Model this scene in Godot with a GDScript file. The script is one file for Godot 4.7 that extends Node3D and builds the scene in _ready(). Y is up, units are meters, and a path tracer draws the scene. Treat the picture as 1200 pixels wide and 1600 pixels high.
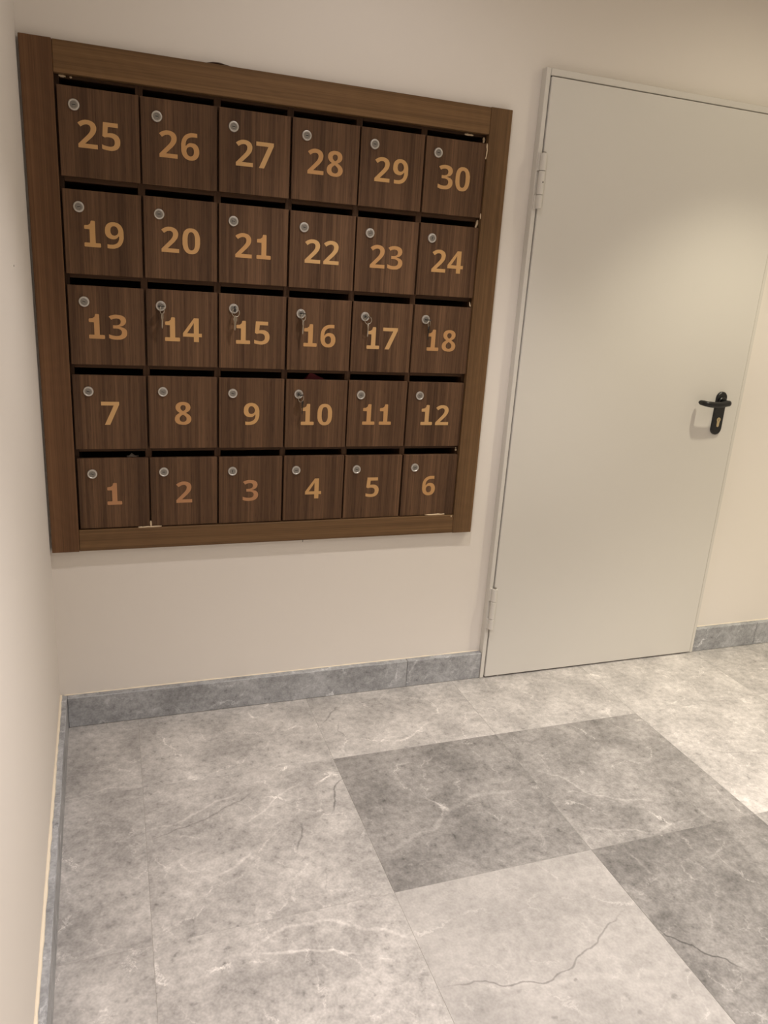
extends Node3D

const H := 2.5            # ceiling height
const RX := 4.2           # room length
const RZ := 3.7           # room depth
const WT := 0.32          # wall thickness
const WALL_TURN := 0.0164 # the left wall is not quite square to the back wall

# mailbox grid
const GX := 0.0857
const GY := 1.8185
const PX := 0.2002
const PY := 0.2394
const DW := 0.1948
const DH := 0.2104
const FL := 0.0063
const FR := 1.3541
const FT := 1.9178
const FB := 0.583
const IL := 0.0805
const IR := 1.2835
const IT := 1.8435
const IB := 0.648
const FZ := 0.022         # face of the frame boards
const DZ := 0.014         # face of the little doors

# steel door
const LL := 1.4688
const LR := 2.4225
const LT := 2.0225
const LZ := 0.032

# floor tiles
const TX := 0.228
const TZ := 0.380
const TPX := 0.554
const TPZ := 0.548

var rng := RandomNumberGenerator.new()
var M := {}


# ------------------------------------------------------------------ naming
var taken := {}
func numbered(called: String) -> String:
	if not taken.has(called):
		taken[called] = 0
		return called
	taken[called] += 1
	return "%s_%03d" % [called, taken[called]]

func tag(o: Node3D, label: String, category := "", group := "", kind := "") -> void:
	if label: o.set_meta("label", label)
	if category: o.set_meta("category", category)
	if group: o.set_meta("group", group)
	if kind: o.set_meta("kind", kind)

func root_node(called: String, at := Vector3.ZERO) -> Node3D:
	var o := Node3D.new()
	o.name = numbered(called)
	o.position = at
	add_child(o)
	return o

func put(called: String, st: SurfaceTool, m: Material, parent: Node3D) -> MeshInstance3D:
	var mi := MeshInstance3D.new()
	mi.mesh = st.commit()
	mi.mesh.surface_set_material(0, m)
	return put_mesh(called, mi, parent)

func put_mesh(called: String, mi: MeshInstance3D, parent: Node3D) -> MeshInstance3D:
	if parent == self:
		mi.name = numbered(called)
		add_child(mi)
	else:
		var k := 0
		var nm := called
		while parent.has_node(NodePath(nm)):
			k += 1
			nm = "%s_%03d" % [called, k]
		mi.name = nm
		parent.add_child(mi, true)
	return mi


# ------------------------------------------------------------------ shapes
func mb() -> SurfaceTool:
	var st := SurfaceTool.new()
	st.begin(Mesh.PRIMITIVE_TRIANGLES)
	return st

# uv: scale in 1/m, offset, swap turns the grain by 90 degrees
func uv_of(p: Vector3, n: Vector3, u: Array) -> Vector2:
	var a := n.abs()
	var q: Vector2
	if a.z >= a.x and a.z >= a.y: q = Vector2(p.x, -p.y)
	elif a.y >= a.x: q = Vector2(p.x, p.z)
	else: q = Vector2(p.z, -p.y)
	if u[2]: q = Vector2(q.y, q.x)
	return q * u[0] + u[1]

const U0 := [Vector2.ONE, Vector2.ZERO, false]

func tri(st: SurfaceTool, a: Vector3, b: Vector3, c: Vector3, out: Vector3, u: Array, n: Vector3 = Vector3.ZERO) -> void:
	var g := (c - a).cross(b - a)
	if g.length() < 1e-14: return
	if g.dot(out) < 0.0:
		var t := b
		b = c
		c = t
		g = -g
	var nn := n if n != Vector3.ZERO else g.normalized()
	for p in [a, b, c]:
		st.set_normal(nn)
		st.set_uv(uv_of(p, nn, u))
		st.add_vertex(p)

func quad(st: SurfaceTool, a: Vector3, b: Vector3, c: Vector3, d: Vector3, out: Vector3, u: Array = U0) -> void:
	tri(st, a, b, c, out, u)
	tri(st, a, c, d, out, u)

# a box from lo to hi with chamfered edges
func box(st: SurfaceTool, lo: Vector3, hi: Vector3, bev := 0.0, u: Array = U0) -> void:
	var c := (lo + hi) * 0.5
	var h := (hi - lo) * 0.5
	var b := minf(bev, minf(h.x, minf(h.y, h.z)) * 0.9)
	for ax in 3:
		var o := (ax + 1) % 3
		var w := (ax + 2) % 3
		for s in [-1.0, 1.0]:
			var ps := []
			for k in [[-1, -1], [1, -1], [1, 1], [-1, 1]]:
				var p := Vector3.ZERO
				p[ax] = s * h[ax]
				p[o] = k[0] * (h[o] - b)
				p[w] = k[1] * (h[w] - b)
				ps.append(c + p)
			var n := Vector3.ZERO
			n[ax] = s
			quad(st, ps[0], ps[1], ps[2], ps[3], n, u)
	if b <= 0.0: return
	for ax in 3:
		var o := (ax + 1) % 3
		var w := (ax + 2) % 3
		for s in [-1.0, 1.0]:
			for t in [-1.0, 1.0]:
				var ps := []
				for k in [[-1, 0], [1, 0], [1, 1], [-1, 1]]:
					var p := Vector3.ZERO
					p[ax] = k[0] * (h[ax] - b)
					p[o] = s * (h[o] - (b if k[1] == 1 else 0.0))
					p[w] = t * (h[w] - (0.0 if k[1] == 1 else b))
					ps.append(c + p)
				var n := Vector3.ZERO
				n[o] = s
				n[w] = t
				quad(st, ps[0], ps[1], ps[2], ps[3], n, u)
	for sx in [-1.0, 1.0]:
		for sy in [-1.0, 1.0]:
			for sz in [-1.0, 1.0]:
				var s := Vector3(sx, sy, sz)
				tri(st, c + s * (h - Vector3(0, b, b)), c + s * (h - Vector3(b, 0, b)), c + s * (h - Vector3(b, b, 0)), s, u)

# turn a profile of (radius, height) about an axis through "at"; points run from the outside start to the end
func lathe(st: SurfaceTool, at: Vector3, axis: Vector3, prof: Array, seg := 24, smooth := true) -> void:
	axis = axis.normalized()
	var e1 := axis.cross(Vector3.UP if absf(axis.y) < 0.9 else Vector3.RIGHT).normalized()
	var e2 := axis.cross(e1)
	for k in prof.size() - 1:
		var p: Vector2 = prof[k]
		var q: Vector2 = prof[k + 1]
		if p.is_equal_approx(q): continue
		var d := q - p
		var nr := Vector2(d.y, -d.x).normalized()   # (radial, axial), outwards when the profile runs along +axis on the outside
		for i in seg:
			var a0 := TAU * i / seg
			var a1 := TAU * (i + 1) / seg
			var r0 := e1 * cos(a0) + e2 * sin(a0)
			var r1 := e1 * cos(a1) + e2 * sin(a1)
			var n0 := r0 * nr.x + axis * nr.y
			var n1 := r1 * nr.x + axis * nr.y
			var v := [at + r0 * p.x + axis * p.y, at + r1 * p.x + axis * p.y, at + r1 * q.x + axis * q.y, at + r0 * q.x + axis * q.y]
			var ns := [n0, n1, n1, n0]
			for t in [[0, 1, 2], [0, 2, 3]]:
				var A: Vector3 = v[t[0]]
				var B: Vector3 = v[t[1]]
				var C: Vector3 = v[t[2]]
				var g := (C - A).cross(B - A)
				if g.length() < 1e-14: continue
				var o: Array = t if g.dot(n0 + n1) > 0.0 else [t[0], t[2], t[1]]
				for j in o:
					st.set_normal(ns[j] if smooth else (n0 + n1).normalized())
					st.set_uv(Vector2(v[j].x, v[j].y))
					st.add_vertex(v[j])

# a tube along points, radii per point as Vector2 (across, along "up"), closed ends
func tube(st: SurfaceTool, pts: Array, radii: Array, up: Vector3, seg := 14, caps := true) -> void:
	var rings := []
	var n := pts.size()
	for i in n:
		var d: Vector3 = (pts[mini(i + 1, n - 1)] - pts[maxi(i - 1, 0)]).normalized()
		var e1 := d.cross(up).normalized()
		var e2 := e1.cross(d).normalized()
		var ring := []
		var r: Vector2 = radii[mini(i, radii.size() - 1)]
		for k in seg:
			var a := TAU * k / seg
			ring.append([pts[i] + e1 * cos(a) * r.x + e2 * sin(a) * r.y, (e1 * cos(a) * r.y + e2 * sin(a) * r.x).normalized()])
		rings.append(ring)
	for i in n - 1:
		for k in seg:
			var m := (k + 1) % seg
			var v := [rings[i][k], rings[i][m], rings[i + 1][m], rings[i + 1][k]]
			for t in [[0, 1, 2], [0, 2, 3]]:
				var A: Vector3 = v[t[0]][0]
				var B: Vector3 = v[t[1]][0]
				var C: Vector3 = v[t[2]][0]
				var g := (C - A).cross(B - A)
				if g.length() < 1e-15: continue
				var o: Array = t if g.dot(v[0][1] + v[1][1]) > 0.0 else [t[0], t[2], t[1]]
				for j in o:
					st.set_normal(v[j][1])
					st.set_uv(Vector2.ZERO)
					st.add_vertex(v[j][0])
	if caps:
		for e in [0, n - 1]:
			var d: Vector3 = (pts[1] - pts[0]) if e else (pts[0] - pts[1])
			if e: d = pts[n - 1] - pts[n - 2]
			for k in seg:
				tri(st, pts[e], rings[e][k][0], rings[e][(k + 1) % seg][0], d, U0)

# flat outline in x,y pushed out from z0 to z1
func prism(st: SurfaceTool, poly: PackedVector2Array, z0: float, z1: float, u: Array = U0, bev := 0.0) -> void:
	if not Geometry2D.is_polygon_clockwise(poly): poly.reverse()
	var top := poly
	if bev > 0.0:
		var off := Geometry2D.offset_polygon(poly, -bev, Geometry2D.JOIN_MITER)
		if off.size() == 1 and off[0].size() == poly.size(): top = off[0]
	if not Geometry2D.is_polygon_clockwise(top): top.reverse()
	var idx := Geometry2D.triangulate_polygon(top)
	for t in range(0, idx.size(), 3):
		var p := [top[idx[t]], top[idx[t + 1]], top[idx[t + 2]]]
		tri(st, Vector3(p[0].x, p[0].y, z1), Vector3(p[1].x, p[1].y, z1), Vector3(p[2].x, p[2].y, z1), Vector3(0, 0, 1), u)
		tri(st, Vector3(p[0].x, p[0].y, z0), Vector3(p[1].x, p[1].y, z0), Vector3(p[2].x, p[2].y, z0), Vector3(0, 0, -1), u)
	# match the inset outline to the outer one by nearest start
	var n := poly.size()
	var shift := 0
	if bev > 0.0 and top != poly:
		var best := 1e9
		for i in n:
			if top[i].distance_to(poly[0]) < best:
				best = top[i].distance_to(poly[0])
				shift = i
	for i in n:
		var a := poly[i]
		var b := poly[(i + 1) % n]
		var o := Vector3(-(b - a).y, (b - a).x, 0)
		var zm := z1 - (bev if bev > 0.0 and top != poly else 0.0)
		quad(st, Vector3(a.x, a.y, z0), Vector3(b.x, b.y, z0), Vector3(b.x, b.y, zm), Vector3(a.x, a.y, zm), o, u)
		if zm < z1:
			var c := top[(i + shift) % n]
			var d := top[(i + 1 + shift) % n]
			quad(st, Vector3(a.x, a.y, zm), Vector3(b.x, b.y, zm), Vector3(d.x, d.y, z1), Vector3(c.x, c.y, z1), o + Vector3(0, 0, o.length()), u)

func stadium(c: Vector2, w: float, h: float, k := 10) -> PackedVector2Array:
	var r := w / 2.0
	var p := PackedVector2Array()
	for i in k + 1: p.append(c + Vector2(0, h / 2 - r) + Vector2(r, 0).rotated(PI * i / k))
	for i in k + 1: p.append(c - Vector2(0, h / 2 - r) + Vector2(r, 0).rotated(PI + PI * i / k))
	return p


# ------------------------------------------------------------------ materials
func mat(col: Color, rough := 0.6, metal := 0.0, spec := 0.5) -> StandardMaterial3D:
	var m := StandardMaterial3D.new()
	m.albedo_color = col
	m.roughness = rough
	m.metallic = metal
	m.metallic_specular = spec
	return m

func noise(s: int, freq: float, oct := 4, type := FastNoiseLite.TYPE_SIMPLEX_SMOOTH, warp := 0.0) -> FastNoiseLite:
	var n := FastNoiseLite.new()
	n.seed = s
	n.noise_type = type
	n.frequency = freq
	n.fractal_octaves = oct
	n.fractal_type = FastNoiseLite.FRACTAL_FBM if oct > 1 else FastNoiseLite.FRACTAL_NONE
	if warp > 0.0:
		n.domain_warp_enabled = true
		n.domain_warp_amplitude = warp
		n.domain_warp_frequency = freq * 1.3
	return n

func bytes(n: FastNoiseLite, w: int, h: int, tw := 0, th := 0) -> PackedByteArray:
	var im := n.get_image(w, h, false, false, true)
	if tw: im.resize(tw, th, Image.INTERPOLATE_CUBIC)
	im.convert(Image.FORMAT_L8)
	return im.get_data()

# wood laminate: grain runs along v; covers 0.8 m
func wood_texture(s: int, dark: Color, light: Color, cathedral: float) -> ImageTexture:
	var n := 1024
	var fine := bytes(noise(s, 0.16, 3), n, 10, n, n)
	var mid := bytes(noise(s + 1, 0.035, 3), n, 8, n, n)
	var tone := bytes(noise(s + 2, 0.006, 2), n, 24, n, n)
	var pore := bytes(noise(s + 3, 0.3, 2), n, 40, n, n)
	var bend := bytes(noise(s + 4, 0.012, 2), 128, 128, n, n)
	var d := PackedByteArray()
	d.resize(n * n * 3)
	var lut := PackedByteArray()
	lut.resize(256 * 3)
	for i in 256:
		var c := dark.lerp(light, i / 255.0)
		lut[i * 3] = int(c.r * 255)
		lut[i * 3 + 1] = int(c.g * 255)
		lut[i * 3 + 2] = int(c.b * 255)
	var k := 0
	for i in n * n:
		var t := 0.40 * (fine[i] - 128) + 0.42 * (mid[i] - 128) + 0.35 * (tone[i] - 128) + 128.0
		if cathedral > 0.0: t += cathedral * 60.0 * sin(bend[i] * 0.28 + (i % n) * 0.02)
		if pore[i] > 168: t -= (pore[i] - 168) * 1.1
		var q := clampi(int(t), 0, 255) * 3
		d[k] = lut[q]
		d[k + 1] = lut[q + 1]
		d[k + 2] = lut[q + 2]
		k += 3
	return ImageTexture.create_from_image(Image.create_from_data(n, n, false, Image.FORMAT_RGB8, d))

# grey marble slab; the image covers sx by sz metres. lines: [points in 0..1, width in metres, strength (+ pale, - dark)]
func marble_image(s: int, nx: int, nz: int, mpp: float, base: float, tint: Color, lines: Array, contrast := 1.0, vein := 1.0, speck := 1.0) -> Image:
	var f := mpp   # metres per pixel
	var dir := rng.randf_range(-0.6, 0.6)
	var cloud := bytes(noise(s, 5.0 * f, 4, FastNoiseLite.TYPE_SIMPLEX_SMOOTH, 50.0), nx, nz)
	var mott := bytes(noise(s + 1, 34.0 * f, 4), nx, nz)
	var rn := noise(s + 2, 3.0 * f, 1, FastNoiseLite.TYPE_SIMPLEX_SMOOTH, 90.0)
	rn.domain_warp_fractal_type = FastNoiseLite.DOMAIN_WARP_FRACTAL_PROGRESSIVE
	var ridge := bytes(rn, nx, nz)
	var rn2 := noise(s + 3, 8.0 * f, 1, FastNoiseLite.TYPE_SIMPLEX_SMOOTH, 45.0)
	rn2.domain_warp_fractal_type = FastNoiseLite.DOMAIN_WARP_FRACTAL_PROGRESSIVE
	var ridge2 := bytes(rn2, nx, nz)
	var mask := bytes(noise(s + 4, 6.0 * f, 3), nx, nz)
	var streak := bytes(noise(s + 5, 9.0 * f, 4, FastNoiseLite.TYPE_SIMPLEX_SMOOTH, 20.0), nx, maxi(2, nz * 4), nx, nz)
	var grain := bytes(noise(s + 6, 120.0 * f, 2), nx, nz)
	var add := PackedFloat32Array()
	add.resize(nx * nz)
	for l in lines:
		stroke(add, nx, nz, mpp, l[0], l[1], l[2], s)
	var d := PackedByteArray()
	d.resize(nx * nz * 3)
	var k := 0
	for i in nx * nz:
		var t := base
		var mk := mask[i] / 255.0
		t += contrast * ((cloud[i] - 128) * 0.0012 + (mott[i] - 128) * 0.0009 + (streak[i] - 128) * 0.00035 + (grain[i] - 128) * 0.0007)
		var r := absi(ridge[i] - 128)
		if r < 6: t += vein * (6 - r) * 0.026 * maxf(0.0, mk * 2.0 - 0.9)
		r = absi(ridge2[i] - 128)
		if r < 8: t += vein * (8 - r) * 0.011 * maxf(0.0, 1.2 - mk * 2.0)
		if mott[i] < 58: t -= speck * (58 - mott[i]) * 0.004 * mk
		t += add[i]
		t = clampf(t, 0.05, 0.98)
		d[k] = int(255.0 * minf(1.0, t * tint.r))
		d[k + 1] = int(255.0 * minf(1.0, t * tint.g))
		d[k + 2] = int(255.0 * minf(1.0, t * tint.b))
		k += 3
	return Image.create_from_data(nx, nz, false, Image.FORMAT_RGB8, d)

func stroke(add: PackedFloat32Array, nx: int, nz: int, mpp: float, pts: Array, width: float, strength: float, s: int) -> void:
	var jn := noise(s + 31, 9.0, 4)
	var total := 0.0
	for i in pts.size() - 1: total += pts[i].distance_to(pts[i + 1])
	var run := 0.0
	for i in maxi(1, pts.size() - 1):
		var a: Vector2 = pts[i]
		var b: Vector2 = pts[mini(i + 1, pts.size() - 1)]
		var n := maxi(1, int(a.distance_to(b) / (mpp * 0.6)))
		for j in n:
			var p := a.lerp(b, float(j) / n)
			var dd := (b - a).normalized().orthogonal()
			p += dd * jn.get_noise_2d(p.x, p.y) * 0.013
			run += a.distance_to(b) / n
			var fade := clampf(minf(run, total - run) / maxf(0.03, total * 0.15), 0.25, 1.0) if total > 0.0 else 1.0
			var w := width * (1.0 + 0.6 * jn.get_noise_2d(p.x * 3.0, p.y * 3.0))
			var rr := maxf(w / mpp, 0.7)
			var cx := p.x / mpp
			var cz := p.y / mpp
			for y in range(int(cz - rr - 1), int(cz + rr + 2)):
				if y < 0 or y >= nz: continue
				for x in range(int(cx - rr - 1), int(cx + rr + 2)):
					if x < 0 or x >= nx: continue
					var q := Vector2(x + 0.5 - cx, y + 0.5 - cz).length() / (rr + 0.5)
					if q >= 1.0: continue
					var v := strength * fade * (1.0 - q * q)
					var at := y * nx + x
					if absf(v) > absf(add[at]): add[at] = v

func marble(im: Image, rough: float) -> StandardMaterial3D:
	var m := mat(Color.WHITE, rough)
	m.albedo_texture = ImageTexture.create_from_image(im)
	m.texture_repeat = true
	m.metallic_specular = 0.35
	return m

func make_materials() -> void:
	M.wall = mat(Color(0.90, 0.874, 0.84), 0.9, 0.0, 0.2)
	var b := noise(71, 0.02, 3)
	var nt := NoiseTexture2D.new()
	nt.width = 512
	nt.height = 512
	nt.seamless = true
	nt.noise = b
	nt.as_normal_map = true
	nt.bump_strength = 1.5
	M.wall.normal_enabled = true
	M.wall.normal_texture = nt
	M.wall.normal_scale = 0.12
	M.wall.uv1_triplanar = true
	M.wall.uv1_scale = Vector3.ONE * 1.5
	M.ceiling = mat(Color(0.90, 0.88, 0.84), 0.95, 0.0, 0.2)
	M.steel = mat(Color(0.835, 0.82, 0.79), 0.42, 0.0, 0.4)
	M.frame_steel = mat(Color(0.835, 0.818, 0.785), 0.45, 0.0, 0.4)
	M.black = mat(Color(0.028, 0.028, 0.03), 0.38, 0.0, 0.5)
	M.brass = mat(Color(0.84, 0.76, 0.58), 0.45, 0.3)
	M.void = mat(Color(0.03, 0.025, 0.02), 0.9)
	var d := Color(0.235, 0.163, 0.11)
	var l := Color(0.485, 0.365, 0.265)
	M.wood = mat(Color.WHITE, 0.55, 0.0, 0.3)
	M.wood.albedo_texture = wood_texture(11, d, l, 0.0)
	M.board = mat(Color.WHITE, 0.5, 0.0, 0.3)
	M.board.albedo_texture = wood_texture(37, Color(0.345, 0.255, 0.165), Color(0.525, 0.405, 0.275), 0.12)
	M.carcass = mat(Color(0.30, 0.22, 0.16), 0.7)
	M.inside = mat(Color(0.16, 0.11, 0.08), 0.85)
	M.chrome = mat(Color(0.80, 0.78, 0.75), 0.35, 0.75)
	M.plug = mat(Color(0.56, 0.54, 0.51), 0.42, 0.6)
	M.dark = mat(Color(0.03, 0.025, 0.02), 0.7)
	M.key = mat(Color(0.72, 0.68, 0.61), 0.38, 0.7)
	M.key_dark = mat(Color(0.05, 0.045, 0.04), 0.5)
	M.filler = mat(Color(0.86, 0.77, 0.64), 0.9)
	M.caulk = mat(Color(0.92, 0.87, 0.78), 0.8)
	M.red = mat(Color(0.44, 0.13, 0.17), 0.7)
	M.paper = mat(Color(0.75, 0.70, 0.66), 0.8)
	M.grout = mat(Color(0.62, 0.60, 0.57), 0.9)


# ------------------------------------------------------------------ the setting
func lamp(x: float, z: float, col: Color, e: float, spill: float, angle: float, label: String) -> void:
	var o := root_node("ceiling_downlight", Vector3(x, H, z))
	tag(o, label, "ceiling light", "recessed ceiling downlights")
	var st := mb()
	lathe(st, Vector3.ZERO, Vector3.DOWN, [Vector2(0.062, 0.0), Vector2(0.062, 0.004), Vector2(0.056, 0.007), Vector2(0.046, 0.006), Vector2(0.043, 0.001)], 32)
	put("trim_ring", st, M.ceiling, o)
	st = mb()
	lathe(st, Vector3.ZERO, Vector3.DOWN, [Vector2(0.042, 0.001), Vector2(0.042, 0.003), Vector2(0.0, 0.003)], 32)
	var g := mat(Color(0.9, 0.88, 0.82), 0.6)
	g.emission_enabled = true
	g.emission = col
	g.emission_energy_multiplier = 6.0
	put("diffuser", st, g, o)
	var s := SpotLight3D.new()
	s.name = "beam"
	s.light_color = col
	s.light_energy = e
	s.spot_angle = angle
	s.spot_angle_attenuation = 0.55
	s.spot_range = 12.0
	s.spot_attenuation = 2.0
	s.light_size = 0.042
	s.shadow_enabled = true
	s.rotation_degrees.x = -90.0
	s.position.y = -0.012
	o.add_child(s)
	var q := SpotLight3D.new()
	q.name = "spill"
	q.light_color = col
	q.light_energy = spill
	q.spot_angle = 84.0
	q.spot_angle_attenuation = 0.5
	q.spot_range = 12.0
	q.spot_attenuation = 2.0
	q.light_size = 0.042
	q.shadow_enabled = true
	q.rotation_degrees.x = -90.0
	q.position.y = -0.013
	o.add_child(q)

func structure(called: String, label: String, category: String, st: SurfaceTool, m: Material) -> MeshInstance3D:
	var o := put(called, st, m, self)
	tag(o, label, category, "", "structure")
	return o

func make_room() -> void:
	# back wall with the niche for the mailboxes and the door opening
	var st := mb()
	var nl := 0.03
	var nr := 1.33
	var nb := 0.605
	var nt := 1.895
	var dl := 1.490
	var dr := 2.400
	var dt := 2.0
	box(st, Vector3(-0.3, -0.05, -WT), Vector3(nl, H + 0.1, 0))
	box(st, Vector3(nl, -0.05, -WT), Vector3(nr, nb, 0))
	box(st, Vector3(nl, nt, -WT), Vector3(nr, H + 0.1, 0))
	box(st, Vector3(nr, -0.05, -WT), Vector3(dl, H + 0.1, 0))
	box(st, Vector3(dl, dt, -WT), Vector3(dr, H + 0.1, 0))
	box(st, Vector3(dr, -0.05, -WT), Vector3(RX + 0.2, H + 0.1, 0))
	structure("wall_back", "cream painted back wall that holds the wooden mailboxes and the steel door", "wall", st, M.wall)
	st = mb()
	box(st, Vector3(-0.2, -0.05, 0.0), Vector3(0, H + 0.1, RZ + 0.2))
	var wl := structure("wall_left", "cream painted side wall meeting the mailbox wall in the left corner", "wall", st, M.wall)
	wl.rotation.y = WALL_TURN
	st = mb()
	lathe(st, Vector3(0.0, 1.38, 0.479), Vector3.RIGHT, [Vector2(0.0022, -0.001), Vector2(0.0018, 0.0006), Vector2(0.0, 0.0009)], 10)
	var hole := put("nail_hole", st, M.carcass, wl)
	hole.set_meta("label", "tiny dark nail hole in the side wall")
	st = mb()
	box(st, Vector3(RX, -0.05, 0.0), Vector3(RX + 0.2, H + 0.1, RZ + 0.2))
	structure("wall_right", "cream wall at the far right end of the hall beyond the door", "wall", st, M.wall)
	st = mb()
	box(st, Vector3(0.0, -0.05, RZ), Vector3(RX, H + 0.1, RZ + 0.2))
	structure("wall_front", "cream wall behind the camera facing the mailboxes", "wall", st, M.wall)
	st = mb()
	box(st, Vector3(0.0, H, 0.0), Vector3(RX, H + 0.1, RZ))
	structure("ceiling", "plain white hall ceiling with round downlights", "ceiling", st, M.ceiling)

func V2(x: float, y: float) -> Vector2:
	return Vector2(x, y)

func make_floor() -> void:
	var fl := root_node("floor")
	tag(fl, "grey marble tile floor with pale veins and hairline cracks", "floor", "", "structure")
	var st := mb()
	box(st, Vector3(-0.05, -0.06, -WT), Vector3(RX, -0.0006, RZ))
	put("grout_bed", st, M.grout, fl)
	# marks of single slabs, in floor metres: [points, width, strength]
	var marks := [
		[[V2(0.783,1.189), V2(0.859,1.205), V2(0.937,1.230), V2(1.019,1.242), V2(1.084,1.220), V2(1.158,1.194), V2(1.225,1.160), V2(1.296,1.123)], 0.0018, -0.13],
		[[V2(1.337,1.187), V2(1.343,1.215), V2(1.363,1.239), V2(1.389,1.251), V2(1.398,1.278), V2(1.434,1.309), V2(1.450,1.348)], 0.0021, -0.17],
		[[V2(0.787,0.469), V2(0.757,0.507), V2(0.742,0.539), V2(0.729,0.587), V2(0.716,0.622)], 0.0024, -0.17],
		[[V2(0.628,0.630), V2(0.608,0.678), V2(0.587,0.742)], 0.0024, -0.12],
		[[V2(0.655,0.786), V2(0.627,0.896)], 0.0016, -0.06],
		[[V2(0.791,0.802), V2(0.880,0.775), V2(0.970,0.736), V2(1.042,0.679), V2(1.125,0.652), V2(1.247,0.657), V2(1.33,0.68)], 0.0083, 0.06],
		[[V2(1.356,0.578), V2(1.417,0.626), V2(1.468,0.720), V2(1.526,0.764), V2(1.597,0.789), V2(1.658,0.813)], 0.0045, 0.08],
		[[V2(1.341,0.826), V2(1.429,0.870), V2(1.544,0.914), V2(1.745,0.885)], 0.0045, 0.06],
		[[V2(0.869,0.095), V2(0.826,0.151), V2(0.790,0.189)], 0.0032, -0.11],
		[[V2(0.858,0.186), V2(0.835,0.238), V2(0.849,0.271), V2(0.857,0.295)], 0.0024, -0.11],
		[[V2(0.224,0.564), V2(0.289,0.556), V2(0.366,0.519), V2(0.506,0.455)], 0.0045, 0.07],
		[[V2(0.235,0.60), V2(0.300,0.582), V2(0.386,0.549), V2(0.526,0.475)], 0.0024, -0.10],
		[[V2(0.378,0.766), V2(0.489,0.707)], 0.0045, 0.08],
		[[V2(1.419,0.956), V2(1.431,1.007), V2(1.430,1.064)], 0.0037, 0.07],
		[[V2(0.032,0.384), V2(0.122,0.365), V2(0.215,0.369)], 0.0023, 0.07],
		[[V2(0.076,0.923), V2(0.126,0.918), V2(0.229,0.930)], 0.0037, 0.04],
		[[V2(0.231,0.578), V2(0.259,0.645)], 0.0023, 0.06],
		[[V2(0.439,0.989), V2(0.511,0.951), V2(0.619,0.966), V2(0.696,1.012), V2(0.780,1.068)], 0.0053, 0.08],
		[[V2(0.436,1.009), V2(0.543,1.034), V2(0.669,1.072)], 0.0037, 0.11],
		[[V2(1.509,1.181), V2(1.452,1.233)], 0.0023, 0.07],
		[[V2(0.796,1.212), V2(0.946,1.232), V2(1.174,1.276), V2(1.331,1.31)], 0.0090, 0.03],
		[[V2(0.44,0.62), V2(0.52,0.58), V2(0.60,0.50), V2(0.70,0.44)], 0.0030, 0.06],
		[[V2(1.92,0.60), V2(2.05,0.66), V2(2.2,0.70), V2(2.35,0.82)], 0.0032, -0.07],
	]
	for p in [V2(1.071,1.259), V2(1.155,1.316), V2(1.326,1.304), V2(1.339,1.329), V2(1.252,1.356), V2(0.980,1.321), V2(0.682,0.634), V2(0.601,0.760), V2(1.160,1.363), V2(0.255,0.897), V2(0.355,0.898), V2(0.294,1.093), V2(0.723,1.107), V2(0.174,1.080)]:
		marks.append([[p, p + V2(rng.randf_range(0.004, 0.012), rng.randf_range(-0.004, 0.004))], rng.randf_range(0.003, 0.006), -0.3])
	# tone of each slab by column and row
	var tones := {
		Vector2i(-1, -1): 0.67, Vector2i(0, -1): 0.7, Vector2i(1, -1): 0.7, Vector2i(2, -1): 0.71, Vector2i(3, -1): 0.74, Vector2i(4, -1): 0.70,
		Vector2i(-1, 0): 0.66, Vector2i(0, 0): 0.69, Vector2i(1, 0): 0.54, Vector2i(2, 0): 0.565, Vector2i(3, 0): 0.73, Vector2i(4, 0): 0.71,
		Vector2i(-1, 1): 0.69, Vector2i(0, 1): 0.685, Vector2i(1, 1): 0.655, Vector2i(2, 1): 0.51, Vector2i(3, 1): 0.62, Vector2i(4, 1): 0.68,
	}
	var tint := Color(1.0, 0.974, 0.948)
	var spare := []
	var gap := 0.0003
	for cx in range(-1, 8):
		for cz in range(-1, 7):
			var x0 := maxf(0.0, TX + cx * TPX)
			var x1 := minf(RX, TX + (cx + 1) * TPX)
			var z0 := maxf(0.0, TZ + cz * TPZ)
			var z1 := minf(RZ, TZ + (cz + 1) * TPZ)
			if x1 - x0 < 0.01 or z1 - z0 < 0.01: continue
			var ox := TX + cx * TPX
			var oz := TZ + cz * TPZ
			var key := Vector2i(cx, cz)
			var m: StandardMaterial3D
			if tones.has(key):
				var big := cx >= 0 and cx <= 2
				var mpp := (0.0012 if big else 0.0017)
				var nx := int(TPX / mpp)
				var nz := int(TPZ / mpp)
				var lines := []
				for k in marks:
					var q := []
					var inside := false
					for p in k[0]:
						q.append(p - Vector2(ox, oz))
						if p.x > ox - 0.01 and p.x < ox + TPX and p.y > oz - 0.01 and p.y < oz + TPZ: inside = true
					if inside: lines.append([q, k[1], k[2]])
				var pale: bool = key == Vector2i(1, 1)
				m = marble(marble_image(100 + (cx + 2) * 17 + (cz + 2) * 91, nx, nz, mpp, tones[key], tint, lines, 0.3 if pale else 0.5, 0.9 if pale else 1.7, 0.25 if pale else 0.7), 0.42)
				spare.append(m)
			else:
				m = spare[(cx * 5 + cz * 3 + 20) % spare.size()]
			st = mb()
			box(st, Vector3(x0 + gap, -0.012, z0 + gap), Vector3(x1 - gap, 0.0, z1 - gap), 0.0004, [Vector2.ONE / TPX, Vector2(-ox / TPX, -oz / TPX), false])
			# v runs over the slab's own depth
			var mi := put("stone_tile", st, m, fl)
			m.uv1_scale = Vector3(1.0, TPX / TPZ, 1.0)
			mi.set_meta("label", "grey marble floor tile")

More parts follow.
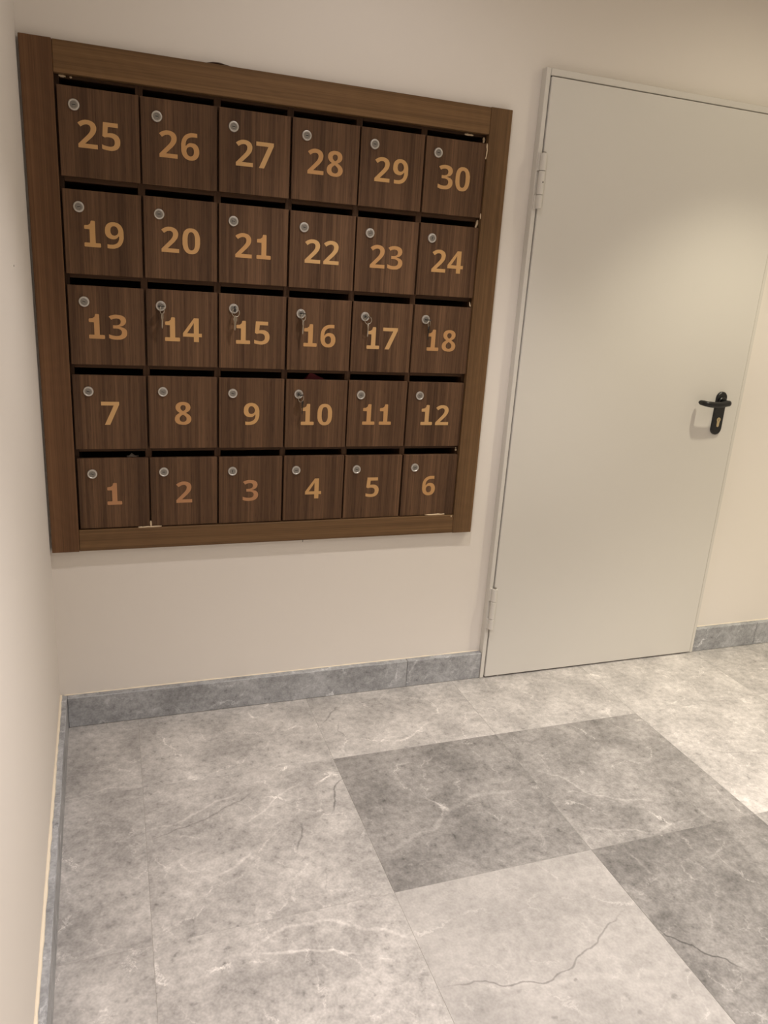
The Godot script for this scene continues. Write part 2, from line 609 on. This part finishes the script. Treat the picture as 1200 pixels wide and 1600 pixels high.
func slab(st: SurfaceTool, lo: Vector3, hi: Vector3, off: Vector2) -> void:
	box(st, lo, hi, 0.0018, [Vector2.ONE / 1.28, Vector2(0.02 - lo.x / 1.28 if off.x < 0.5 else 0.06 - lo.x / 1.28, -0.1 - 0.8 * off.y), false])

func bead(a: Vector3, b: Vector3, r: float, s: int, parent: Node3D, up: Vector3) -> void:
	var nn := noise(s, 9.0, 3)
	var pts := []
	var rad := []
	var n := int(a.distance_to(b) / 0.02) + 2
	for i in n:
		var p := a.lerp(b, float(i) / (n - 1))
		var v := nn.get_noise_1d(p.x * 3.0 + p.z * 3.0)
		pts.append(p + up * v * r * 0.3)
		rad.append(Vector2(r, r) * (1.0 + 0.7 * v))
	var st := mb()
	tube(st, pts, rad, up, 8)
	put("caulk_bead", st, M.caulk, parent).set_meta("label", "cream line of filler along the top of the skirting")

func make_baseboards() -> void:
	var tint := Color(0.985, 0.99, 1.0)
	var stone := marble(marble_image(903, 1024, 1024, 0.00125, 0.63, tint, [], 0.55, 2.2, 1.0), 0.45)
	stone.uv1_scale = Vector3.ONE
	var h := 0.103
	var z := 0.0243
	var bw := root_node("baseboard_back")
	tag(bw, "grey marble skirting below the mailboxes from the corner to the door", "skirting", "", "structure")
	for k in [[0.0215, 1.1535], [1.1545, 1.4495]]:
		var st := mb()
		slab(st, Vector3(k[0], 0.0004, 0.0), Vector3(k[1], h, z), Vector2(rng.randf(), rng.randf()))
		put("stone_slab", st, stone, bw)
	bead(Vector3(0.012, h, 0.0015), Vector3(1.448, h, 0.0015), 0.0022, 5, bw, Vector3.UP)
	var br := root_node("baseboard_back")
	tag(br, "short grey marble skirting to the right of the steel door", "skirting", "", "structure")
	for k in [[2.4425, 2.7705], [2.7715, 3.3], [3.301, RX]]:
		var st := mb()
		slab(st, Vector3(k[0], 0.0004, 0.0), Vector3(k[1], h, z), Vector2(rng.randf(), rng.randf()))
		put("stone_slab", st, stone, br)
	bead(Vector3(2.446, h, 0.001), Vector3(RX, h, 0.001), 0.002, 6, br, Vector3.UP)
	var bl := root_node("baseboard_left")
	tag(bl, "grey marble skirting along the side wall at the left edge", "skirting", "", "structure")
	bl.rotation.y = WALL_TURN
	for k in [[0.0005, 0.62], [0.621, 1.24], [1.241, 1.86], [1.861, 2.8], [2.801, RZ]]:
		var st := mb()
		slab(st, Vector3(0.0, 0.0004, k[0]), Vector3(0.0208, h, k[1]), Vector2(rng.randf(), rng.randf()))
		put("stone_slab", st, stone, bl)
	bead(Vector3(0.002, h + 0.001, 0.004), Vector3(0.002, h + 0.001, RZ), 0.0042, 7, bl, Vector3.UP)


# ------------------------------------------------------------------ steel door
func make_door() -> void:
	var d := root_node("door_1", Vector3(LL, 0, 0))
	tag(d, "pale grey steel fire door with a black lever handle, right of the mailboxes", "door", "", "structure")
	var X := -LL
	var st := mb()
	# leaf: the sheet that overlaps the frame and the body that fills the opening
	box(st, Vector3(LL + X, 0.0065, 0.0135), Vector3(LR + X, LT, LZ), 0.0016)
	box(st, Vector3(1.495 + X, 0.0065, -0.035), Vector3(2.395 + X, 1.995, 0.0135))
	put("door_leaf", st, M.steel, d)
	st = mb()
	box(st, Vector3(1.4505 + X, 0.001, 0.0), Vector3(1.4655 + X, 2.0465, 0.028), 0.0015)
	box(st, Vector3(1.4655 + X, 0.001, 0.0), Vector3(1.489 + X, 2.0, 0.009))
	put("door_frame", st, M.frame_steel, d)
	st = mb()
	box(st, Vector3(1.4662 + X, 2.026, 0.0), Vector3(2.4254 + X, 2.0460, 0.028), 0.0015)
	box(st, Vector3(1.490 + X, 2.0, 0.0), Vector3(2.3995 + X, 2.026, 0.009))
	put("door_frame", st, M.frame_steel, d)
	st = mb()
	box(st, Vector3(2.4262 + X, 0.001, 0.0), Vector3(2.4412 + X, 2.0465, 0.028), 0.0015)
	box(st, Vector3(2.401 + X, 0.001, 0.0), Vector3(2.4262 + X, 2.0, 0.009))
	put("door_frame", st, M.frame_steel, d)
	# small guide pin under the leaf
	st = mb()
	lathe(st, Vector3(1.528 + X, 0.0, 0.022), Vector3.UP, [Vector2(0.004, 0.0003), Vector2(0.004, 0.0068)], 12)
	put("floor_pin", st, M.frame_steel, d)
	for y0 in [1.65, 0.207]:
		var hg := Node3D.new()
		hg.name = "hinge" if not d.has_node("hinge") else "hinge_001"
		hg.position = Vector3(1.4665 + X, y0, 0.0385)
		d.add_child(hg)
		var r := 0.0105
		var ks := [[0.0, 0.040, -1], [0.0412, 0.1088, 1], [0.110, 0.160, -1]]
		for k in ks:
			st = mb()
			var hh: float = k[1] - k[0]
			lathe(st, Vector3(0, k[0], 0), Vector3.UP, [Vector2(0, 0), Vector2(r * 0.85, 0), Vector2(r, 0.0015), Vector2(r, hh - 0.0015), Vector2(r * 0.85, hh), Vector2(0, hh)], 20)
			if k[2] < 0:
				box(st, Vector3(-0.0150, k[0], -0.0105), Vector3(-0.002, k[1], -0.0045), 0.001)
			else:
				box(st, Vector3(0.002, k[0], -0.0066), Vector3(0.013, k[1], -0.0035), 0.001)
			put("knuckle", st, M.frame_steel, hg)
		st = mb()
		lathe(st, Vector3(0, 0.160, 0), Vector3.UP, [Vector2(0.0065, 0), Vector2(0.0065, 0.003), Vector2(0.0, 0.0045)], 16)
		put("pin_cap", st, M.plug, hg)
		if y0 > 1.0:
			st = mb()
			lathe(st, Vector3(0.001, 0.0765, r - 0.0012), Vector3.BACK, [Vector2(0.0022, 0), Vector2(0.0022, 0.0016), Vector2(0, 0.0016)], 10)
			put("set_screw", st, M.dark, hg)
	# lever handle on its long plate
	var hd := Node3D.new()
	hd.name = "handle"
	hd.position = Vector3(2.3335 + X, 1.05, LZ)
	d.add_child(hd)
	hd.set_meta("label", "black lever handle on a long rounded plate")
	st = mb()
	prism(st, stadium(Vector2(0, -0.0395), 0.047, 0.162), 0.0, 0.009, U0, 0.003)
	put("backplate", st, M.black, hd)
	st = mb()
	lathe(st, Vector3(0, 0.004, 0.0085), Vector3.BACK, [Vector2(0.0185, 0), Vector2(0.0185, 0.004), Vector2(0.016, 0.0065), Vector2(0.0, 0.0065)], 24)
	put("rose", st, M.black, hd)
	st = mb()
	var pts := []
	var rad := []
	var G := 0.051   # how far the grip stands off the leaf
	for i in 5:
		pts.append(Vector3(0.0, 0.004, 0.009 + (G - 0.019) / 4.0 * i))
		rad.append(Vector2(0.0098, 0.0100))
	for i in 6:   # the turn of the neck
		var a := PI / 2 * (i + 1) / 6.0
		pts.append(Vector3(-0.012 * (1 - cos(a)), 0.004, G - 0.010 + 0.010 * sin(a)))
		rad.append(Vector2(0.0095, 0.0108))
	for i in 9:   # the grip, sagging a little
		var t := (i + 1) / 9.0
		pts.append(Vector3(-0.012 - 0.083 * t, 0.004 - 0.005 * sin(t * PI * 0.8), G + 0.001 * sin(t * PI)))
		rad.append(Vector2(0.009, 0.0108))
	for i in 6:   # bending back to the door
		var a := PI / 2 * (i + 1) / 6.0
		pts.append(Vector3(-0.095 - 0.014 * sin(a), 0.0011 + 0.002 * i / 5.0, G - 0.014 * (1 - cos(a))))
		rad.append(Vector2(0.0088, 0.0100))
	for i in 4:
		pts.append(Vector3(-0.109, 0.0031, G - 0.014 - 0.0055 * (i + 1)))
		rad.append(Vector2(0.0086, 0.0092) * (1.0 if i < 2 else (0.9 if i == 2 else 0.55)))
	tube(st, pts, rad, Vector3.UP, 16)
	put("lever", st, M.black, hd)
	st = mb()
	var key := PackedVector2Array()
	for i in 17: key.append(Vector2(0.0, -0.063) + Vector2(0.0085, 0).rotated(-PI * 0.25 + TAU * 0.75 * i / 16.0))
	key.append(Vector2(-0.005, -0.0855))
	for i in 5: key.append(Vector2(0, -0.0855) + Vector2(0.005, 0).rotated(PI + PI * (i + 0.5) / 5.0))
	key.append(Vector2(0.005, -0.0855))
	prism(st, key, 0.0085, 0.0105)
	put("lock_cylinder", st, M.brass, hd)
	st = mb()
	box(st, Vector3(-0.0008, -0.068, 0.0100), Vector3(0.0008, -0.058, 0.0108))
	put("keyhole", st, M.dark, hd)


# ------------------------------------------------------------------ mailboxes
var glyphs := {}
const CAP := 0.066     # digit height
const STEP := 0.0562   # digit advance

func digit_mesh(ch: String) -> Mesh:
	if glyphs.has(ch): return glyphs[ch]
	if ch == "1":
		var st := mb()
		var p := PackedVector2Array([Vector2(-0.0195, 0), Vector2(0.0215, 0), Vector2(0.0215, 0.0105), Vector2(0.0085, 0.0105), Vector2(0.0085, CAP), Vector2(-0.0015, CAP), Vector2(-0.0035, 0.0585), Vector2(-0.009, 0.0545), Vector2(-0.0185, 0.0535), Vector2(-0.0185, 0.0440), Vector2(-0.0055, 0.0440), Vector2(-0.0055, 0.0105), Vector2(-0.0195, 0.0105)])
		var soft := Geometry2D.offset_polygon(p, -0.0016, Geometry2D.JOIN_ROUND)
		soft = Geometry2D.offset_polygon(soft[0], 0.0016, Geometry2D.JOIN_ROUND)
		prism(st, soft[0], 0.0, 0.0009)
		glyphs[ch] = st.commit()
		return glyphs[ch]
	var f := SystemFont.new()
	f.font_names = PackedStringArray(["Droid Sans"])
	f.font_weight = 700
	var fv := FontVariation.new()
	fv.base_font = f
	fv.variation_embolden = -0.25
	var t := TextMesh.new()
	t.font = fv
	t.font_size = 96
	t.pixel_size = 0.001
	t.depth = 0.0009
	t.curve_step = 1.2
	t.text = ch
	var bb := t.get_aabb()
	var round_top := ch in "03689"
	var sy := (CAP * (1.02 if round_top else 1.0)) / bb.size.y
	var sx := sy * 1.07
	var st := SurfaceTool.new()
	st.begin(Mesh.PRIMITIVE_TRIANGLES)
	var c := bb.get_center()
	var tr := Transform3D(Basis.from_scale(Vector3(sx, sy, 1.0)), Vector3(-c.x * sx, CAP / 2 - c.y * sy, 0.00045))
	for s in t.get_surface_count(): st.append_from(t, s, tr)
	glyphs[ch] = st.commit()
	return glyphs[ch]

func lock_mesh(open_way: bool) -> ArrayMesh:
	var st := mb()
	lathe(st, Vector3.ZERO, Vector3.BACK, [Vector2(0.0138, 0.0), Vector2(0.0138, 0.0025), Vector2(0.0128, 0.0042), Vector2(0.0108, 0.0046), Vector2(0.0098, 0.0036), Vector2(0.0094, 0.0036)], 28)
	var am := st.commit()
	am.surface_set_material(0, M.chrome)
	st = mb()
	lathe(st, Vector3.ZERO, Vector3.BACK, [Vector2(0.0095, 0.0034), Vector2(0.0082, 0.0042), Vector2(0.0064, 0.0042), Vector2(0.0058, 0.0030), Vector2(0.0050, 0.0030), Vector2(0.0046, 0.0040), Vector2(0.0, 0.0040)], 24)
	st.commit(am)
	am.surface_set_material(1, M.plug)
	st = mb()
	if open_way: box(st, Vector3(-0.0038, -0.0009, 0.0036), Vector3(0.0038, 0.0009, 0.0043))
	else: box(st, Vector3(-0.0009, -0.0038, 0.0036), Vector3(0.0009, 0.0038, 0.0043))
	st.commit(am)
	am.surface_set_material(2, M.dark)
	return am

func smear(pts: Array, w: float, parent: Node3D, label := "pale filler left in the joint") -> void:
	var st := mb()
	var p := []
	var rad := []
	for i in pts.size() - 1:
		for k in 6:
			p.append(pts[i].lerp(pts[i + 1], k / 6.0))
	p.append(pts[-1])
	for i in p.size():
		var e := sin(PI * (i + 0.4) / (p.size() - 0.2))
		rad.append(Vector2(w, w) * (0.35 + 0.65 * sqrt(maxf(e, 0.0))) * rng.randf_range(0.75, 1.2))
		p[i] += Vector3(rng.randf_range(-1, 1), rng.randf_range(-1, 1), 0) * w * 0.25
	tube(st, p, rad, Vector3.BACK if absf((p[-1] - p[0]).z) < 0.001 else Vector3.UP, 7)
	put("filler_smear", st, M.filler, parent).set_meta("label", label)

func make_mailboxes() -> void:
	var c := root_node("mailbox_cabinet", Vector3(FL, FB, 0))
	tag(c, "brown wood-grain mailbox cabinet set in the wall, thirty numbered locking doors in six columns", "mailboxes")
	var O := Vector3(-FL, -FB, 0)
	# frame boards
	var st := mb()
	box(st, Vector3(FL, FB, 0.0) + O, Vector3(IL, FT, FZ) + O, 0.0012, [Vector2(1.25, 0.66), Vector2(0.11, 0.93), false])
	put("frame_stile", st, M.stile, c)
	st = mb()
	box(st, Vector3(IR, FB, 0.0) + O, Vector3(FR, FT, FZ) + O, 0.0012, [Vector2(1.25, 0.66), Vector2(0.57, 0.93), false])
	put("frame_stile", st, M.board, c)
	st = mb()
	box(st, Vector3(IL + 0.0006, IT, 0.0) + O, Vector3(IR - 0.0006, FT - 0.0012, FZ - 0.0008) + O, 0.0012, [Vector2(1.25, 0.7), Vector2(1.9, 0.05), true])
	put("frame_rail", st, M.board, c)
	st = mb()
	box(st, Vector3(IL + 0.0006, FB + 0.001, 0.0) + O, Vector3(IR - 0.0006, IB, FZ - 0.0008) + O, 0.0012, [Vector2(1.25, 0.7), Vector2(0.45, 0.06), true])
	put("frame_rail", st, M.board, c)
	# carcass: back, sides, dividers and shelves
	var zb := -0.25
	var zf := -0.0025
	var cl := 0.0715
	var cr := 1.2925
	var ct := 1.8525
	var cb := 0.6355
	st = mb()
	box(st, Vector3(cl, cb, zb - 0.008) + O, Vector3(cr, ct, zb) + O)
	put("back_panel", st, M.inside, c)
	for k in 7:
		var x := GX - (PX - DW) / 2 + k * PX
		st = mb()
		box(st, Vector3(x - 0.0092, cb, zb) + O, Vector3(x + 0.0092, ct, zf) + O, 0.0006, [Vector2(1.25, 0.6), Vector2(0.37 * k, 0.9), false])
		put("divider", st, M.wood_edge, c)
	for r in 6:
		var t := GY - r * PY
		for k in 6:
			var xa := GX - (PX - DW) / 2 + k * PX + 0.0094
			var xb := xa + PX - 0.0188
			st = mb()
			box(st, Vector3(xa, t + 0.0182, zb) + O, Vector3(xb, t + 0.034, zf) + O, 0.0006, [Vector2(1.25, 0.6), Vector2(0.2 * r, 0.1), true])
			put("shelf", st, M.wood_edge, c)
	# the little doors
	var locks := [lock_mesh(true), lock_mesh(false)]
	for n in range(1, 31):
		var col := (n - 1) % 6
		var row := 4 - (n - 1) / 6
		var L := GX + col * PX
		var T := GY - row * PY
		var jx := rng.randf_range(-0.0006, 0.0006)
		var jy := rng.randf_range(-0.0007, 0.0007)
		var dn := Node3D.new()
		dn.name = "mailbox_door" if n == 1 else "mailbox_door_%03d" % (n - 1)
		dn.position = Vector3(L + jx, T - DH + jy, DZ) + O
		c.add_child(dn)
		dn.set_meta("label", "wood-grain mailbox door numbered %d" % n)
		st = mb()
		box(st, Vector3(0, 0, -0.016), Vector3(DW, DH, 0), 0.0009, [Vector2(1.25, 1.25), Vector2(rng.randf_range(0.03, 0.72), rng.randf_range(0.3, 0.96)), false])
		put("door_panel", st, M.wood, dn)
		dn.rotation.y = rng.randf_range(-0.004, 0.006) if n != 1 else 0.01
		var lk := MeshInstance3D.new()
		lk.mesh = locks[0 if n % 7 != 3 else 1] if n != 15 else locks[1]
		lk.position = Vector3(0.0395 + rng.randf_range(-0.0012, 0.0012), DH - 0.0435 + rng.randf_range(-0.0015, 0.0015), 0)
		if n == 15: lk.position = Vector3(0.0415, DH - 0.041, 0)
		lk.rotation.z = rng.randf_range(-0.25, 0.25)
		put_mesh("lock", lk, dn).set_meta("label", "round silver cam lock")
		var word := str(n)
		for i in word.length():
			var nm := MeshInstance3D.new()
			nm.mesh = digit_mesh(word[i])
			nm.set_surface_override_material(0, M.gold[n % M.gold.size()] if n > 3 else M.gold_old)
			nm.position = Vector3(0.0965 + (i - (word.length() - 1) / 2.0) * STEP, DH - 0.1065 - CAP / 2, 0.0)
			put_mesh("digit", nm, dn).set_meta("label", "gold digit %s" % word[i])
	# remains of filler in the joints
	var Z := 0.0125
	smear([Vector3(0.247, 0.6485, Z) + O, Vector3(0.265, 0.6475, Z) + O, Vector3(0.3155, 0.6497, Z) + O], 0.0031, c)
	smear([Vector3(0.2835, 0.650, Z) + O, Vector3(0.2830, 0.667, Z) + O], 0.0031, c)
	smear([Vector3(1.178, 0.6497, Z) + O, Vector3(1.250, 0.6503, Z) + O], 0.0031, c)
	smear([Vector3(1.2765, 1.838, -0.0015) + O, Vector3(1.2785, 1.822, -0.0015) + O], 0.0038, c)
	smear([Vector3(1.2815, 1.818, 0.015) + O, Vector3(1.2845, 1.800, 0.0175) + O, Vector3(1.282, 1.776, 0.015) + O], 0.0031, c)
	smear([Vector3(1.2820, 1.622, 0.015) + O, Vector3(1.2825, 1.606, 0.015) + O], 0.002, c)
	smear([Vector3(1.282, 1.603, -0.001) + O, Vector3(1.2765, 1.580, -0.001) + O], 0.0042, c)
	smear([Vector3(1.2785, 1.357, 0.002) + O, Vector3(1.2805, 1.343, 0.004) + O], 0.0024, c)
	smear([Vector3(1.2770, 0.882, 0.001) + O, Vector3(1.2770, 0.870, 0.002) + O], 0.0032, c)
	smear([Vector3(0.092, 1.8418, 0.0) + O, Vector3(0.108, 1.8402, 0.0) + O], 0.0031, c)
	smear([Vector3(0.118, 1.8402, 0.0) + O, Vector3(0.122, 1.8398, 0.0) + O], 0.0031, c)
	smear([Vector3(1.212, 1.8395, 0.0) + O, Vector3(1.240, 1.8385, 0.0) + O], 0.0031, c)
	smear([Vector3(1.2735, 0.6468, 0.0215) + O, Vector3(1.2735, 0.6415, 0.0215) + O], 0.0018, c)
	st = mb()
	tube(st, [Vector3(0.452, FT - 0.0005, 0.012) + O, Vector3(0.470, FT + 0.0025, 0.012) + O, Vector3(0.486, FT + 0.0030, 0.012) + O, Vector3(0.520, FT - 0.0008, 0.012) + O], [Vector2(0.001, 0.001), Vector2(0.004, 0.002), Vector2(0.0045, 0.0024), Vector2(0.001, 0.001)], Vector3.UP, 8)
	put("glue_lump", st, M.carcass, c).set_meta("label", "lump of dried glue on the top edge of the frame")
	st = mb()
	tube(st, [Vector3(0.757, FB + 0.002, 0.004) + O, Vector3(0.757, FB - 0.012, 0.003) + O], [Vector2(0.0018, 0.0018), Vector2(0.0006, 0.0006)], Vector3.BACK, 8)
	put("splinter", st, M.carcass, c).set_meta("label", "thin splinter under the bottom board")
	# mail seen in the slots
	st = mb()
	var z := -0.035
	tri(st, Vector3(0.752, 1.088, z), Vector3(0.774, 1.1165, z - 0.004), Vector3(0.845, 1.086, z), Vector3.BACK, U0)
	tri(st, Vector3(0.752, 1.088, z - 0.03), Vector3(0.774, 1.1165, z - 0.004), Vector3(0.845, 1.086, z - 0.03), Vector3.FORWARD, U0)
	quad(st, Vector3(0.774, 1.1165, z - 0.004), Vector3(0.845, 1.086, z), Vector3(0.845, 1.086, z - 0.03), Vector3(0.774, 1.1165, z - 0.004), Vector3.UP, U0)
	quad(st, Vector3(0.752, 1.088, z), Vector3(0.752, 0.93, z - 0.02), Vector3(0.845, 0.93, z - 0.02), Vector3(0.845, 1.086, z), Vector3.BACK, U0)
	quad(st, Vector3(0.752, 1.088, z - 0.03), Vector3(0.752, 0.93, z - 0.022), Vector3(0.845, 0.93, z - 0.022), Vector3(0.845, 1.086, z - 0.03), Vector3.FORWARD, U0)
	tag(put("leaflet", st, M.red, self), "dark red leaflet poking up inside the slot above door 10", "leaflet")
	st = mb()
	tube(st, [Vector3(0.225, 0.853, -0.03), Vector3(0.236, 0.861, -0.033), Vector3(0.252, 0.852, -0.035)], [Vector2(0.002, 0.004), Vector2(0.006, 0.006), Vector2(0.002, 0.004)], Vector3.BACK, 8)
	box(st, Vector3(0.222, 0.665, -0.05), Vector3(0.256, 0.856, -0.047))
	tag(put("paper_slip", st, M.paper, self), "crumpled paper slip barely showing in the dark slot above door 1", "paper")


# ------------------------------------------------------------------ keys
func key_outline(L: float) -> PackedVector2Array:
	var p := PackedVector2Array()   # bow on top at y = 0, blade pointing down
	for i in 13: p.append(Vector2(0, -0.008) + Vector2(0.0095, 0).rotated(-PI * 0.32 + PI * 1.64 * i / 12.0))
	p.append(Vector2(-0.0038, -0.019))
	p.append(Vector2(-0.0032, -0.022))
	p.append(Vector2(-0.0032, -L + 0.003))
	p.append(Vector2(-0.0005, -L))
	for k in 4:
		var y := -L + 0.004 + k * 0.004
		p.append(Vector2(0.0012, y))
		p.append(Vector2(0.0032, y + 0.002))
	p.append(Vector2(0.0032, -0.022))
	p.append(Vector2(0.0038, -0.019))
	return p

func make_keys(n: int, bow_upright: bool, ring_turn: float, spare_turn: float, lean: float, dark_spare: bool, label: String) -> void:
	var col := (n - 1) % 6
	var row := 4 - (n - 1) / 6
	var at := Vector3(GX + col * PX + 0.0395, GY - row * PY - 0.0435, DZ)
	if n == 15: at = Vector3(GX + col * PX + 0.0415, GY - row * PY - 0.041, DZ)
	var o := root_node("key_set", at)
	tag(o, label, "keys", "keys left hanging in the mailbox locks")
	# the key in the lock: bow standing out towards the hall
	var st := mb()
	prism(st, key_outline(0.030), -0.0010, 0.0010)
	var k := put("key", st, M.key_dark, o)
	# bow at z 0.026, blade into the lock
	k.basis = Basis(Vector3(1, 0, 0), Vector3(0, 0, 1), Vector3(0, -1, 0)) if not bow_upright else Basis(Vector3(0, 1, 0), Vector3(0, 0, 1), Vector3(1, 0, 0))
	k.position = Vector3(0, 0, 0.0315)
	if not bow_upright: k.rotate_object_local(Vector3.UP, 0.0)
	# ring through the bow
	var rr := 0.0115
	st = mb()
	var rp := []
	for i in 25:
		var a := TAU * i / 24.0
		rp.append(Vector3(sin(a) * rr, cos(a) * rr, 0))
	tube(st, rp, [Vector2(0.0009, 0.0009)], Vector3.BACK, 6, false)
	var ring := put("key_ring", st, M.key, o)
	ring.position = Vector3(0.002, -rr + 0.0018, 0.0262)
	ring.rotation = Vector3(0, ring_turn, lean)
	# spare key hanging from the ring
	st = mb()
	prism(st, key_outline(0.040), -0.0010, 0.0010)
	var sp := put("spare_key", st, M.key_dark if dark_spare else M.key, o)
	sp.position = Vector3(0.002 + sin(lean) * rr * 1.6, -rr * 2.0 + 0.0035, 0.0255)
	sp.rotation = Vector3(0.03, spare_turn, lean * 0.3)
	sp.set_meta("label", "dark spare key" if dark_spare else "silver spare key hanging from the ring")


func _ready() -> void:
	rng.seed = 4711
	# camera
	var cam := Camera3D.new()
	cam.name = "camera"
	cam.keep_aspect = Camera3D.KEEP_HEIGHT
	cam.fov = rad_to_deg(2.0 * atan(800.0 / 1177.96))
	cam.near = 0.05
	cam.far = 60.0
	cam.transform = Transform3D(Basis(Vector3(0.94266873, 0.0628176, 0.32776457), Vector3(0.03721728, 0.95621131, -0.29030123), Vector3(-0.33164822, 0.2858564, 0.8990526)), Vector3(0.1935, 1.3869, 2.2793))
	add_child(cam)
	# environment: nothing but dark outside the closed room
	var env := Environment.new()
	env.background_mode = Environment.BG_COLOR
	env.background_color = Color(0.0, 0.0, 0.0)
	env.tonemap_mode = Environment.TONE_MAPPER_LINEAR
	env.tonemap_exposure = 1.12
	env.sdfgi_enabled = true
	env.ssao_enabled = true
	env.ssil_enabled = true
	var we := WorldEnvironment.new()
	we.name = "environment"
	we.environment = env
	add_child(we)
	# the room's lamps
	make_materials()
	M.wood_edge = M.wood.duplicate()
	M.wood_edge.albedo_color = Color(0.78, 0.76, 0.74)
	M.stile = M.board.duplicate()
	M.stile.albedo_color = Color(0.99, 0.95, 0.98)
	M.gold = []
	for k in [Color(0.78, 0.61, 0.40), Color(0.76, 0.58, 0.37), Color(0.79, 0.63, 0.42), Color(0.74, 0.56, 0.36), Color(0.78, 0.61, 0.39)]:
		M.gold.append(mat(k, 0.5, 0.2))
	M.gold_old = mat(Color(0.70, 0.51, 0.35), 0.5, 0.2)
	var warm := Color(1.0, 0.965, 0.865)
	var soft := Color(1.0, 0.972, 0.968)
	lamp(2.28, 0.72, warm, 1.48, 0.24, 46.0, "round recessed downlight in the ceiling above the steel door")
	lamp(0.86, 0.72, soft, 1.2, 0.20, 46.0, "round recessed downlight in the ceiling above the mailboxes")
	lamp(2.28, 2.20, soft, 4.0, 0.20, 51.0, "round recessed downlight in the middle of the hall ceiling")
	lamp(0.86, 2.20, soft, 4.6, 0.20, 51.0, "round recessed downlight in the ceiling above the camera")
	lamp(3.45, 1.30, warm, 2.9, 0.3, 50.0, "round recessed downlight near the right end wall")
	# setting
	make_room()
	make_floor()
	make_baseboards()
	make_door()
	# things
	make_mailboxes()
	make_keys(10, false, 0.6, 1.1, 0.30, true, "bunch of two small keys in the lock of door 10, second row from the bottom")
	make_keys(14, false, 1.0, 1.25, 0.05, false, "two small silver keys in the lock of door 14")
	make_keys(15, true, 0.25, 0.9, -0.03, false, "two small keys in the lock of door 15, bow turned upright")
	make_keys(16, false, 0.8, 1.15, 0.02, false, "bright spare key and its mate in the lock of door 16")
	make_keys(17, false, 0.15, 1.1, 0.12, false, "two small keys on a wide ring in the lock of door 17")
	make_keys(18, false, 0.9, 1.0, 0.04, true, "two small keys, the hanging one dark, in the lock of door 18")
